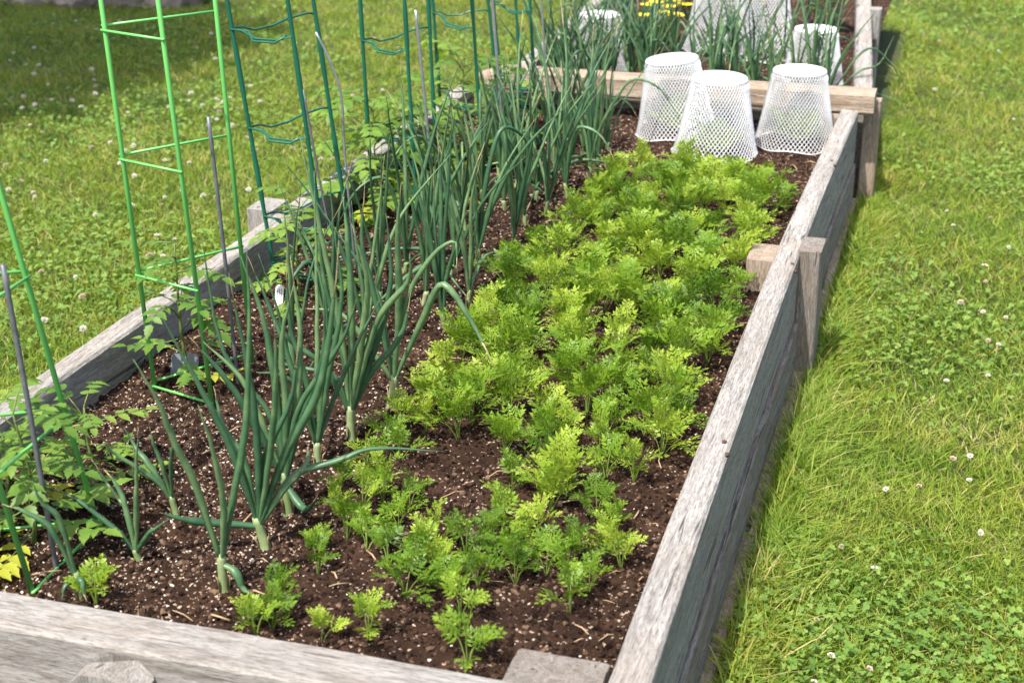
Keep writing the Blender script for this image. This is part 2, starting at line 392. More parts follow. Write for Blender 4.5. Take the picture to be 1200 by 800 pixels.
def lumps(name, n, smin, smax, m, dens=None, flat=.7, label='', elong=1.0):
    ico = np.array([(0,0,1),(.9,0,.3),(.28,.85,.3),(-.72,.53,.3),(-.72,-.53,.3),(.28,-.85,.3),(.72,.53,-.4),(-.28,.85,-.4),(-.9,0,-.4),(-.28,-.85,-.4),(.72,-.53,-.4)], float)
    tr = [(0,1,2),(0,2,3),(0,3,4),(0,4,5),(0,5,1),(1,6,2),(2,7,3),(3,8,4),(4,9,5),(5,10,1),(2,6,7),(3,7,8),(4,8,9),(5,9,10),(1,10,6)]
    P = []; 
    while len(P) < n:
        a = random.uniform(.0, 3.22)**1.0; b = random.uniform(.004, 1.205)
        if random.random() < a/6.5: continue
        if dens and random.random() > dens(a, b): continue
        p = B(a, b); P.append((p.x, p.y, soil_z(a, b)))
    P = np.array(P); s = smin*(smax/smin)**(RNG.random(n)**1.6)
    V = ico[None]*s[:,None,None]*RNG.uniform(.6,1.25,(n,11,1))
    V[:,:,0] *= RNG.uniform(.8, elong+.4, (n,1)); V[:,:,2] *= flat
    th = RNG.random(n)*2*PI; c, s_ = np.cos(th)[:,None], np.sin(th)[:,None]
    tl = RNG.normal(0,.35,n)[:,None]
    x = V[:,:,0]*c - V[:,:,1]*s_; y = V[:,:,0]*s_ + V[:,:,1]*c; z = V[:,:,2] + x*tl
    V = np.stack([x,y,z],-1) + P[:,None,:] + np.stack([0*s,0*s,s*.25],-1)[:,None,:]
    tri = (np.array(tr)[None] + (np.arange(n)*11)[:,None,None]).reshape(-1,3)
    r = np.repeat(RNG.random(n), 11)
    tag(link(name, big_mesh(name, V.reshape(-1,3), None, M[m], r, False, tri)), label, 'soil', None, 'stuff')
def pdens(a, b):
    p = B(a,b)
    d = max(0, noise.noise((p.x*5, p.y*5, 20)))*1.3
    f = .07 + d*.7
    if b > .62: f += .3
    if a < .8 and b > .55: f += .4
    return min(1, f)
lumps('soil_crumbs', 46000, .0013, .0062, 'crumb', None, .9, 'loose dark soil crumbs across the bed')
lumps('perlite', 12500, .0008, .0033, 'perlite', pdens, .8, 'white and tan perlite specks mixed in the soil', 1.2)
mb = MB()
for i in range(260):
    a, b = random.uniform(.02, 3.1), random.uniform(.02, 1.19); z = soil_z(a, b); p = B(a, b, z+.006)
    th = random.random()*6.3; l = random.uniform(.012, .05)
    q = p+Vector((math.cos(th)*l, math.sin(th)*l, random.uniform(-.004,.006)))
    mb.tube([p, p.lerp(q,.5)+Vector((random.uniform(-.004,.004),random.uniform(-.004,.004),.003)), q], random.uniform(.0006,.0017), 4)
tag(link('straw', mb.mesh('straw', M['straw'])), 'dry straw and twig bits scattered on the soil', 'straw', None, 'stuff')
# ------------------------------------------------------------------ onions
def onion_leaf(pts, r0, seed=0, dry=False):
    """hollow tapering leaf through world/local points"""
    n = 18; P = bez(pts, n); mb = MB(); rad = []
    rr = random.Random(seed)
    for i in range(n+1):
        t = i/n
        prof = (.60+.40*min(1, t/.3)) if t < .3 else (1-((t-.3)/.7)**1.6*.95)
        rad.append(r0*prof*(1+.05*math.sin(t*17+seed)+.04*math.sin(t*41+seed*3)))
    rad[-1] = .0005
    for i in range(2, n): P[i] = P[i] + Vector((rr.uniform(-1,1), rr.uniform(-1,1), rr.uniform(-.5,.5)))*.0009
    k = 8
    if rr.random() < .55:
        c = n-rr.choice((1, 2, 2, 3)); mb.tube(P[:c+1], rad[:c+1], k, 0, .82, False); mb.tube(P[c:], [x*.8 for x in rad[c:]], k, 1, .5)
    else: mb.tube(P, rad, k, 0, .82)
    return mb
def shank_mesh(p0, p1, r0):
    mb = MB(); P = bez([p0 - Vector((0,0,.02)), p0, p0.lerp(p1,.5), p1], 8)
    rad = [r0*1.25, r0*1.35, r0*1.22, r0*1.05, r0*.98, r0*.95, r0*.95, r0*.98, r0*.8]
    mb.tube(P, rad, 9)
    for q in range(3):
        a = q*2.1+p1.x*50; d = Vector((math.cos(a), math.sin(a), 0)); mb.tube([p0+d*r0*1.2, p0.lerp(p1,.35)+d*r0*1.5, p0.lerp(p1,.5)+d*r0*2.2], [r0*.5, r0*.4, .0006], 5, 1, .35)
    return mb
onum = 0
def onion_px(base, neck, leaves, label, r=.0072, k_=1.14, group='onion plants in the near bed', loose=.0):
    """leaves: list of pixel polylines from neck to tip, with an optional final depth change"""
    global onum; onum += 1; r *= k_
    p0 = at(base[0], base[1], ZS+.006); Y = p0.y
    o = empty('onion_plant', p0, label, 'onion', group)
    p1 = aty(neck[0], neck[1], Y)
    link('shank', shank_mesh(Vector((0,0,0)), (p1-p0)*.8, r*.98).mesh('shank', [M['onion_pale'], M['onion_dry']]), o)
    for k, lf in enumerate(leaves):
        dy = 0.0
        if isinstance(lf[-1], (int, float)): dy = lf[-1]; lf = lf[:-1]
        else: dy = random.Random(onum*31+k).uniform(-.07, .07)
        pts = [p0.lerp(p1, .55)-p0]
        n = len(lf)
        for i, (u, v_) in enumerate(lf):
            pts.append(aty(u, v_, Y + dy*(i+1)/n) - p0)
        # drop below soil guard
        for q in pts:
            if q.z < .012: q.z = .012
        rr = r*random.Random(onum*7+k).uniform(.78, 1.12)
        link('leaf', onion_leaf(pts, rr, onum*10+k).mesh('leaf', [M['onion'], M['onion_dry']]), o)
    return o
onion_px((262,690),(258,636),[[(232,575),(205,520),(185,470),(156,421)],[(262,590),(250,530),(232,474)],[(272,590),(288,500),(292,390),(289,291)],[(240,600),(227,566),(226,560)],[(276,670),(286,697),(297,708),-.03]], 'frontmost tall onion with one leaf drooping to the soil', .0068)
onion_px((311,640),(297,597),[[(340,560),(400,538),(440,525),(522,529)],[(335,530),(372,460),(388,380),(397,282)],[(272,530),(235,455),(187,366)],[(302,520),(290,430),(268,320)],[(318,520),(323,440),(321,375)],[(245,612),(215,608),(187,600),-.05],[(335,568),(358,545),(361,523)],[(310,540),(340,470),(350,395)],[(285,540),(262,500),(250,452)]], 'onion with a long leaf stretching right across the soil in front', .0072)
onion_px((338,598),(331,541),[[(318,490),(262,411),(235,272)],[(325,470),(310,380),(282,300)],[(345,490),(352,400),(340,300)],[(300,500),(262,440),(222,395)],[(350,500),(378,420),(380,340)],[(350,590),(362,596),(372,580),-.06],[(335,480),(330,400),(345,330)],[(350,480),(400,400),(418,350)],[(305,490),(280,440),(238,400)]], 'onion with a fan of steep leaves behind the long-leaved one', .0068)
onion_px((372,541),(371,512),[[(372,430),(371,330),(368,200)],[(345,440),(320,370),(290,300)],[(385,440),(400,350),(392,270)],[(350,460),(330,440),(300,436)],[(390,470),(420,400),(445,350)],[(360,450),(340,380),(335,290)],[(378,440),(382,360),(368,300)]], 'slim onion with a pale papery neck, left of the paired one', .0062)
onion_px((411,510),(411,466),[[(438,410),(458,330),(452,250)],[(398,380),(375,270),(352,160)],[(412,380),(408,290),(402,230)],[(432,440),(470,392),(482,340)],[(380,430),(340,398),(308,352)],[(440,380),(478,330),(480,297)],[(400,400),(380,330),(372,250)],[(425,390),(430,330),(412,262)],[(390,440),(345,430),(318,420)]], 'onion with a thick white shank beside the small front carrots', .0075)
onion_px((459,470),(464,430),[[(497,370),(520,333),(555,382),(584,438),-.08],[(473,362),(500,308),(532,283),(536,322),-.04],[(448,380),(425,290),(428,210)],[(435,410),(400,368),(352,361)],[(468,350),(466,280),(470,215)],[(452,400),(440,340),(380,250)]], 'onion with a leaf folded down sharply to the right', .0074)
onion_px((163,657),(157,640),[[(150,600),(128,570),(105,535)],[(160,600),(160,550),(162,500)],[(135,620),(90,585),(55,570)],[(150,605),(138,570),(122,550)],[(175,625),(200,607)]], 'small dark onion right of the front lime green cage', .005)
onion_px((206,602),(199,575),[[(175,545),(160,525),(145,500)],[(200,545),(203,520),(204,495)],[(180,560),(140,535),(120,520)],[(190,545),(180,520),(175,500)]], 'small onion leaning left behind the other small dark one', .005)
onion_px((98,705),(86,660),[[(60,620),(30,600),(2,590)],[(70,610),(50,590),(38,565)],[(95,680),(101,705),-.03],[(78,685),(72,702),-.03]], 'small flopped onion hanging over at the front board', .005)
FARB = [toB(at(u, v, ZS)) for u, v in ((951,104),(890,66),(842,58),(702,84))]
def clear(a, b):
    return all((a-x)**2+(b-y)**2 > .155**2 for x, y in FARB)
def onion_rand(a, b, h, label, r=.0068, n=6, spread=.5, group='onion plants in the near bed', name='onion_plant', protos={}, z=None, flop=.25):
    global onum; onum += 1; rr = random.Random(onum*101+5)
    zz = soil_z(a, b) if z is None else z
    p0 = B(a, b, zz-.002); flop *= .3; o = empty(name, p0, label, 'onion', group)
    r *= .90; h *= 1.08; ax = rr.uniform(-.3,.3)*.04; nk = Vector((ax, rr.uniform(-.01,.01), rr.uniform(.03,.055)))
    link('shank', shank_mesh(Vector((0,0,0)), nk*.8, r*.95).mesh('shank', [M['onion_pale'], M['onion_dry']]), o)
    ph = rr.random()*6.28
    for k in range(n):
        th = ph + k*2.4 + rr.uniform(-.4,.4); L = h*rr.uniform(.62, 1.08)
        out = L*spread*rr.uniform(.15, 1.0); d = Vector((math.cos(th), math.sin(th), 0))
        hz = math.sqrt(max(.01, L*L-out*out))
        pts = [nk*.5, nk + d*out*.18 + Vector((0,0,hz*.3)), nk + d*out*.5+Vector((0,0,hz*.66)), nk+d*out+Vector((rr.uniform(-.02,.02),rr.uniform(-.02,.02),hz))]
        u = rr.random()
        if .93 < u:        # a leaf lying low over the soil
            pts = [nk*.5, nk+d*L*.2+Vector((0,0,.03)), nk+d*L*.5+Vector((0,0,.02)), nk+d*L*.85-Vector((0,0,nk.z-.014))]
        elif u < flop:       # folded over
            kx = rr.uniform(.4,.75); top = nk+d*out*.45+Vector((0,0,hz*kx)); dl = L*(1-kx)
            pts = [nk*.5, nk+d*out*.15+Vector((0,0,hz*kx*.5)), top, top + d*dl*.45+Vector((0,0,dl*-.1)), top+d*dl*.8+Vector((0,0,-min(dl*.6, top.z-.02)))]
        link('leaf', onion_leaf(pts, r*rr.uniform(.7,1.12), onum*10+k).mesh('leaf', [M['onion'], M['onion_dry']]), o)
    return o
G = {'on': 'onion plants in the near bed'}
def ob(u, v): return toB(at(u, v, ZS+.006))
mid = [  # pixel base, height, r, leaves, label
 ((522,378),.40,.0075,6,'onion beside the left edge of the dense carrot patch, in front of the tall clump'),
 ((548,352),.34,.007,5,'short onion touching the carrot patch at its left edge'),
 ((496,352),.44,.0078,7,'thick tall onion in the middle clump between two dark green cages'),
 ((474,318),.46,.0075,6,'tall onion at the back left of the middle clump'),
 ((445,345),.38,.0066,5,'onion behind the leaning bent wire stake'),
 ((392,420),.40,.0068,6,'onion left of the folded-leaf one, in the shade of the front clump'),
 ((350,470),.36,.006,5,'onion behind the front clump near the lime green cage'),
 ((425,400),.38,.0066,5,'onion in the centre of the front clump'),
]
for (px, h, r, n, lab) in mid:
    a, b = ob(*px); onion_rand(a, b, h, lab, r, n, .42)
back = [(505,300),(530,318),(560,300),(575,270),(545,262),(600,285),(592,245),(565,235),(615,262),(628,235),(605,215),(640,250),(585,205),(650,215),(665,232),(625,195),(668,195),(645,180),(690,210),(683,180),(700,190),(712,172),(665,168),(520,275)]
for i, px in enumerate(back):
    if i % 12 == 3: continue
    a, b = ob(*px)
    lab = ('onion in the crowded clump between the middle cages and the carrot patch' if px[0] < 610 else 'onion in the dense back row left of the white mesh baskets')
    onion_rand(a, b, random.uniform(.27,.43), lab, random.uniform(.006,.0078), random.randint(6,8), .55, flop=.22)
for i in range(60):
    a = random.uniform(3.49, 3.95) if i < 34 else random.uniform(3.95, 4.9); b = random.uniform(.08, 1.06)
    if not clear(a, b): continue
    onion_rand(a, b, random.uniform(.26,.38), 'blurred onion in the far bed behind the cross beam', random.uniform(.006,.0075), random.randint(5,7), .62, 'onion plants in the far bed', flop=.3)
for i in range(14):
    a, b = random.uniform(3.48, 4.2), random.uniform(.8, 1.1)
    if not clear(a, b): continue
    onion_rand(a, b, random.uniform(.3,.4), 'blurred onion at the left side of the far bed', .0068, 7, .6, 'onion plants in the far bed')
o = onion_rand(3.55, .08, .34, 'onion in the far bed arching over the right board', .0062, 6, .55, 'onion plants in the far bed')
for tip in ([(1005,85),(1030,75),(1048,42)],[(1012,60),(1040,70),(1066,112)]):
    p0 = o.location; pts = [Vector((0,0,.03))]+[aty(u, v_, p0.y+.03*i)-p0 for i,(u,v_) in enumerate(tip)]
    link('leaf', onion_leaf(pts, .005, 3).mesh('leaf', [M['onion'], M['onion_dry']]), o)
# ------------------------------------------------------------------ carrots
def trident(mb, p, d, nrm, L, w, mi=0):
    """three-pointed feathery leaflet"""
    s = d.cross(nrm).normalized(); 
    q1 = p+d*L*.35; a = (d*.75+s*.62); b = (d*.75-s*.62)
    mb.add([p-s*w*.3, p+s*w*.3, q1+s*w*.8, q1-s*w*.8, p+d*L-nrm*L*.08, q1+a*L*.48, q1+b*L*.48, p+d*L*.62+s*w*.55, p+d*L*.62-s*w*.55],
           [(0,1,2,3),(3,2,7,4,8),(1,5,2),(0,3,6)], mi)
def frond(fo, st, d, L, lift, rr):
    """one feathery leaf; d horizontal direction"""
    up = Vector((0,0,1)); pet = L*rr.uniform(.40,.56)
    p1 = d*pet*(1-lift)*.75 + up*pet*(lift+.25); 
    bl = L-pet
    p2 = p1 + d*bl*.5*(1.25-lift) + up*bl*.52*lift; p3 = p1 + d*bl*(1.1-lift*.55) + up*bl*(.85*lift-.1)
    C = bez([Vector((0,0,-.005)), p1*.5+Vector((0,0,.003)), p1, p2, p3], 20)
    st.tube(C[:11:2]+[C[12],C[14],C[17],C[20]], [.0014,.0012,.0011,.001,.001,.0009,.0007,.0006,.0004,.0003], 4, 0)
    n = 5
    for i in range(n+1):
        t = .46+.54*i/n; k = min(19, int(t*20)); p = C[k].lerp(C[k+1], t*20-k) if k < 20 else C[20]
        tg = (C[min(20,k+1)]-C[max(0,k-1)]).normalized(); side = tg.cross(up).normalized(); nr = side.cross(tg).normalized()
        pl = bl*.62*(1-i/(n+1.5))*rr.uniform(.8,1.2)
        dirs = [tg] if i == n else [(tg*.8+side*s_*.75+nr*rr.uniform(-.1,.45)).normalized() for s_ in (-1,1)]
        for q in dirs:
            nn = (nr + Vector((rr.uniform(-.35,.35),rr.uniform(-.35,.35),0))).normalized(); ps = q.cross(nn).normalized()
            m = 3 if pl > .012 else 2
            for j in range(m):
                pp = p + q*pl*(j+.6)/m*.8
                sl = pl*.40*(1-.4*j/m)*rr.uniform(.7,1.25)+.0028
                for s_ in (-1,1):
                    trident(fo, pp, (q*.68+ps*s_*.78+nn*rr.uniform(-.2,.3)).normalized(), nn, sl, sl*.13)
            trident(fo, p+q*pl*.76, q, nn, pl*.34+.003, pl*.085+.001)
def carrot_meshes(i, size, n):
    rr = random.Random(900+i); fo, st = MB(), MB(); ph = rr.random()*6.28
    for k in range(n):
        th = ph+k*2.399; lift = rr.uniform(.3,1.05)
        frond(fo, st, Vector((math.cos(th), math.sin(th), 0)), size*rr.uniform(.75,1.12), lift, rr)
    return fo.mesh('foliage', M['carrot'], False), st.mesh('stalks', M['carrot_st'])
BIG = [carrot_meshes(i, .132, 7) for i in range(8)]
MED = [carrot_meshes(20+i, .100, 5) for i in range(6)]
SML = [carrot_meshes(40+i, .07, 4) for i in range(4)]
def carrot(a, b, kind, label, sc=1.0):
    p = B(a, b, soil_z(a, b)-.001)
    o = empty('carrot_plant', p, label, 'carrot', 'carrot plants in the near bed', random.random()*6.28)
    fo, st = random.choice(kind)
    link('foliage', fo, o, scale=sc); link('stalks', st, o, scale=sc)
    o.rotation_euler[0] = random.uniform(-.1,.1); o.rotation_euler[1] = random.uniform(-.1,.1)
    return o
poly = [(752,205),(800,212),(850,220),(890,222),(925,214),(915,245),(893,275),(872,330),(862,372),(832,430),(800,500),(765,550),(730,575),(660,590),(600,560),(575,520),(490,535),(495,500),(528,440),(560,395),(585,345),(640,300),(690,260),(715,220)]
PB = [toB(at(u, v, ZS)) for u, v in poly]
def inpoly(a, b):
    c = False; n = len(PB)
    for i in range(n):
        x1, y1 = PB[i]; x2, y2 = PB[(i+1)%n]
        if (y1 > b) != (y2 > b) and a < (x2-x1)*(b-y1)/(y2-y1)+x1: c = not c
    return c
gaps = [(790,300,.03),(640,440,.04),(720,395,.035),(840,260,.03),(655,330,.035),(780,420,.03),(690,455,.03),(760,235,.035),(560,565,.07),(905,215,.06),(600,470,.045),(610,405,.04),(735,470,.035),(700,320,.03),(585,520,.05),(690,545,.04),(520,560,.06),(770,590,.05)]
GB = [(*toB(at(u, v, ZS)), r) for u, v, r in gaps]
pts = []; tries = 0
while tries < 9000 and len(pts) < 190:
    tries += 1; a = random.uniform(.3, 3.15); b = random.uniform(.02, 1.0)
    if not inpoly(a, b): continue
    if abs(((b+.02*math.sin(a*5))/.165) % 1 - .5) > .38 and random.random() < .93: continue
    if any((a-x)**2+(b-y)**2 < r*r for x, y, r in GB): continue
    if any((a-x)**2+(b-y)**2 < .0625**2 for x, y in pts): continue
    pts.append((a, b))
for a, b in pts:
    f = 'beside the white mesh baskets at the far end' if a > 2.5 else ('in the middle of the dense carrot patch' if a > 1.35 else 'at the near edge of the dense carrot patch')
    carrot(a, b, BIG if random.random() < .8 else MED, 'feathery bright green carrot plant '+f, random.uniform(.76,1.04))
single = [((735,455),'M',.9,'carrot plant in a thin spot of the dense patch'),((548,777),'M',1.0,'carrot plant nearest the front board'),((668,721),'M',1.05,'carrot plant left of the corner block, standing on visible stalks'),((604,682),'M',.9,'small carrot plant amid the loose front rows'),((475,702),'M',1.,'carrot plant at the left of the loose front rows'),
 ((432,755),'S',1.1,'tiny carrot seedling near the front board'),((430,645),'S',1.1,None),((494,684),'M',.95,None),((449,588),'M',.9,None),((600,574),'M',.8,None),((646,596),'B',.85,None),((743,562),'M',.95,None),((700,600),'M',.8,None),((722,616),'M',.7,None),((467,620),'M',.75,None),((546,655),'M',.9,None),((516,640),'M',.85,None),((591,620),'M',.95,None),((407,632),'S',1.2,None),((674,655),'M',.9,None),((711,645),'M',.85,None),((728,664),'S',1.2,None),((560,690),'M',.8,None),((640,668),'M',.85,None),((575,640),'M',.85,None),((630,625),'M',.8,None),((528,700),'S',1.2,None),((690,690),'M',.7,None),((500,655),'M',.8,None),((455,660),'S',1.2,None),
 ((540,730),'M',.8,None),((585,665),'M',.8,None),((615,645),'M',.75,None),((512,672),'M',.75,None),
 ((320,735),'M',.75,'carrot seedling in front of the frontmost onion'),((300,748),'S',1.2,None),((330,712),'S',1.1,None),((114,712),'S',1.3,'lone carrot seedling at the left by the front board'),((372,668),'S',1.0,None),((374,642),'S',.9,None),((378,757),'S',.8,None),((392,600),'M',.7,None),((440,575),'M',.75,None),((470,540),'M',.8,None),((430,545),'M',.75,None),((500,500),'M',.9,None),((470,505),'S',1.2,None),((425,600),'S',1.2,None),((480,585),'S',1.0,None),((400,570),'M',.7,None),((455,520),'M',.8,None)]
for (px, k, sc, lab) in single:
    a, b = toB(at(px[0], px[1], ZS+.004))
    carrot(a, b, {'B':BIG,'M':MED,'S':SML}[k], lab or ('young carrot plant in the loose front rows' if px[0] > 485 else 'young carrot plant among the onions at the front'), sc)
# ------------------------------------------------------------------ tomato plants
def leaflet(mb, p, d, nrm, L, mi=0, fold=.25):
    s = d.cross(nrm).normalized(); prof = [(0,.03),(.12,.22),(.22,.30),(.30,.24),(.45,.33),(.55,.22),(.68,.22),(.78,.12),(1,0)]
    mid = [p + d*L*t - nrm*L*.18*t*t for t, w in prof]
    R = [m + s*L*w + nrm*L*w*fold for m, (t, w) in zip(mid, prof)]; Lf = [m - s*L*w + nrm*L*w*fold for m, (t, w) in zip(mid, prof)]
    n = len(prof); vs = mid+R+Lf; fs = []
    for i in range(n-1):
        fs.append((i, n+i, n+i+1, i+1)); fs.append((i, i+1, 2*n+i+1, 2*n+i))
    mb.add(vs, fs, mi)
def tomato_leaf(base, d, L, rise, rr, ls=1.0):
    mb = MB(); up = Vector((0,0,1))
    C = bez([base, base+d*L*.35+up*L*rise*.6, base+d*L*.75+up*L*rise*.7, base+d*L+up*L*(rise*.45)], 12)
    mb.tube(C[::2], [.0016,.0014,.0012,.001,.0008,.0006,.0004], 5, 1)
    for k, t in enumerate((4, 6, 8, 10)):
        tg = (C[t+1]-C[t-1]).normalized(); side = tg.cross(up).normalized(); nr = side.cross(tg)
        for s_ in (-1,1):
            q = (tg*.45+side*s_*.95+nr*rr.uniform(-.25,.15)).normalized()
            leaflet(mb, C[t], q, nr, L*ls*rr.uniform(.20,.31)*(1.1 if k in (1,2) else .85), 0, rr.uniform(.05,.5))
    tg = (C[12]-C[10]).normalized(); side = tg.cross(up).normalized()
    leaflet(mb, C[12], tg, side.cross(tg), L*ls*.28, 0)
    return mb
def tomato(px, h, nl, label, ll=.11, yellow=0, bare=.25):
    p0 = at(px[0], px[1], ZS+.004); rr = random.Random(int(px[0]*13+px[1]))
    o = empty('tomato_plant', p0, label, 'tomato plant', 'young tomato plants in the cages')
    P = bez([Vector((0,0,-.01)), Vector((rr.uniform(-.015,.015), 0, h*.4)), Vector((rr.uniform(-.02,.02), rr.uniform(-.02,.02), h))], 10)
    mb = MB(); mb.tube(P, [.0045-.0003*i for i in range(11)], 6); link('stem', mb.mesh('stem', M['tomato_st']), o)
    for k in range(nl):
        t = bare+(1-bare)*k/max(1,nl-1); i = min(9, int(t*10)); b = P[i].lerp(P[i+1], t*10-i); th = k*2.4+rr.uniform(-.3,.3)
        L = ll*rr.uniform(.8,1.2)*(1.1-.35*t)
        yl = k < yellow
        lf = tomato_leaf(b, Vector((math.cos(th), math.sin(th), 0)), L, rr.uniform(-.5,.25) if t < .5 else rr.uniform(.0,.6), rr)
        q = link('leaf', lf.mesh('leaf', [M['tomato_y'] if yl else M['tomato'], M['tomato_st']]), o)
        if yl: tag(q, 'yellowed lower leaf')
tomato((38,640), .24, 20, 'tomato plant with yellowing lower leaves inside the front lime green cage', .13, 3, .1)
tomato((118,560), .13, 12, 'small tomato plant between the front cage and left board', .12, 0)
tomato((8,600), .20, 14, 'pale tomato plant cut by the left frame edge', .12, 2)
tomato((225,455), .30, 18, 'leggy tomato plant inside the second lime green cage', .12, 1, .3)
tomato((352,345), .22, 18, 'tomato plant inside the nearest dark green cage', .14, 1, .1)
tomato((448,245), .30, 32, 'tomato plant behind the front dark green cages with pale tips', .19, 4, .1)
tomato((537,185), .30, 32, 'tomato plant inside the third dark green cage', .19, 3, .1)
tomato((494,222), .26, 28, 'bushy pale tomato plant between the second and third dark green cages', .17, 5, .1)
tomato((605,160), .24, 18, 'tomato plant by the cross beam among the back onions', .13, 0)
# ------------------------------------------------------------------ cages
def pole_line(base, top, extra=1.0, zb=ZS-.03):
    p = at(base[0], base[1], ZS); Y = p.y; q = aty(top[0], top[1], Y); d = (q-p).normalized()
    return p, d
def cage(name, poles, rings, H, m, r, rw, label, group, style, kinks=None, third=None):
    L = [pole_line(*p) for p in poles]
    # all poles share a lean, averaged; each keeps part of its own
    o = empty(name, L[0][0], label, 'plant cage', group); o0 = L[0][0]
    for p, d in L:
        mb = MB(); a = p-d*.03; b = p+d*H
        if style == 'joint':
            n = 30; pts = [a.lerp(b, i/n)-o0 for i in range(n+1)]
            rad = [r*(1.18 if (i % 7) < 3 else .92) for i in range(n+1)]
            mb.tube(pts, rad, 8)
        else: mb.tube([a-o0, a.lerp(b,.5)-o0, b-o0], r, 8)
        link('pole', mb.mesh('pole', M[m]), o)
    nr = len(L)
    for h in rings:
        mb = MB(); P = [p+d*h-o0 for p, d in L]; cen = sum(P, Vector())/nr
        for i in ((0, 2) if nr == 3 else range(nr)):
            A, C = P[0], P[1 if i == 0 else 2]; e = (C-A); ed = e.normalized(); outw = ((A+C)/2-cen); outw.z = 0; outw = outw.normalized() if outw.length > 1e-5 else Vector((0,-1,0))
            if style == 'joint':
                lt = e.length
                for w_, dz in ((0, 0.0), (1, -.007)):
                    if w_ and i != 0: continue
                    a_, b_ = (.10, .90) if w_ else (0, 1)
                    dp = .013+.004*w_
                    f_ = 1.0 if i == 0 else .62
                    pts = [A+e*a_*f_+outw*.004, A+e*(.2+.1*w_)*f_+outw*.006, A+e*.42*f_+Vector((0,0,-dp))+outw*(.010+.01*w_), A+e*.78*f_+Vector((0,0,-dp*.85))+outw*(.010+.01*w_), A+e*(b_ if i == 0 else .66)+outw*.004, A+e*(.9 if i else b_*1.001)+outw*.004+Vector((0,0,.004 if i else 0)), A+e*(1.0 if i else b_*1.002)+outw*.004]
                    mb.tube(pts, rw, 6)
            else:
                mb.tube([A+outw*r*.8-ed*.006+Vector((0,0,.004*i)), C+outw*r*.8+ed*.006+Vector((0,0,.004*i))], rw, 6)
        link('ring', mb.mesh('ring', M[m]), o)
    return o
cage('tomato_cage', [((182,458),(118,0)),((249,478),(185,0)),((296,425),(252,0))], (.012,.245,.475,.715,.955), 1.25, 'lime', .0046, .0027, 'lime green three-pole plant cage standing second from left', 'lime green plant cages', 'plain')
cage('tomato_cage', [((117,622),(-2,215)),((40,700),(-75,330)),((-45,640),(-150,250))], (.012,.215,.45,.70,.95), 1.25, 'lime', .0048, .0028, 'lime green plant cage cut off by the left edge of the photo', 'lime green plant cages', 'plain')
cage('tomato_cage', [((324,330),(266,0)),((387,345),(337,0)),((413,300),(367,0))], (.05,.165,.375,.60,.83), 1.05, 'dgreen', .0052, .0026, 'dark green plant cage nearest the second lime green one', 'dark green plant cages', 'joint')
cage('tomato_cage', [((437,246),(422,0)),((489,262),(474,0)),((513,225),(502,0))], (.01,.235,.46,.68), 1.05, 'dgreen', .0050, .0025, 'dark green plant cage behind the bent wire stake', 'dark green plant cages', 'joint')
cage('tomato_cage', [((520,180),(507,0)),((567,205),(553,0)),((590,178),(572,0))], (.02,.20,.43,.66), 1.05, 'dgreen', .0050, .0025, 'dark green plant cage third from the front, left of the cross beam end', 'dark green plant cages', 'joint')
cage('tomato_cage', [((593,165),(578,0)),((630,175),(621,0)),((614,140),(604,0))], (.02,.20,.43,.66), 1.05, 'dgreen', .0050, .0025, 'dark green plant cage furthest back in the near bed', 'dark green plant cages', 'joint')
o = cage('tomato_cage', [((738,60),(733,0)),((790,62),(786,0)),((770,45),(766,0))], (.05,.28,.5), .9, 'dgreen', .0045, .0025, 'blurred dark green plant cage in the far bed', 'dark green plant cages', 'joint')
def stake(pts, m, r, label, extra=0):
    p = at(pts[-1][0], pts[-1][1], ZS); P = [aty(u, v_, p.y) for u, v_ in pts[:-1]]+[p, p-Vector((0,0,.03))]
    if extra: P = [P[0]+(P[0]-P[1]).normalized()*extra]+P
    mb = MB(); mb.tube([q-p for q in (bez(P, 20) if len(P) > 3 else P)], r, 7)
    tag(link('garden_stake', mb.mesh('garden_stake', M[m]), loc=p), label, 'stake', 'thin metal stakes in the near bed')
stake([(3,310),(36,490),(67,672)], 'steeld', .0042, 'grey metal stake leaning inside the front lime green cage')
stake([(244,137),(262,290),(279,450)], 'steeld', .0038, 'short grey metal stake in the second lime green cage')
stake([(355,105),(378,230),(402,345)], 'steeld', .0026, 'thin grey wire stake by the nearest dark green cage')
stake([(370,38),(388,75),(400,115),(404,180),(416,310)], 'steel', .0030, 'shiny wire stake bent near its top')
stake([(487,12),(494,80),(500,140),(512,265)], 'steel', .0040, 'pale silver stake beside the second dark green cage')
stake([(577,0),(584,90),(595,210)], 'steel', .0042, 'silver stake touching the pole of a back dark green cage', .4)
stake([(634,0),(640,90),(647,190)], 'steel', .0034, 'silver stake nearest the cross beam among the back onions', .4)
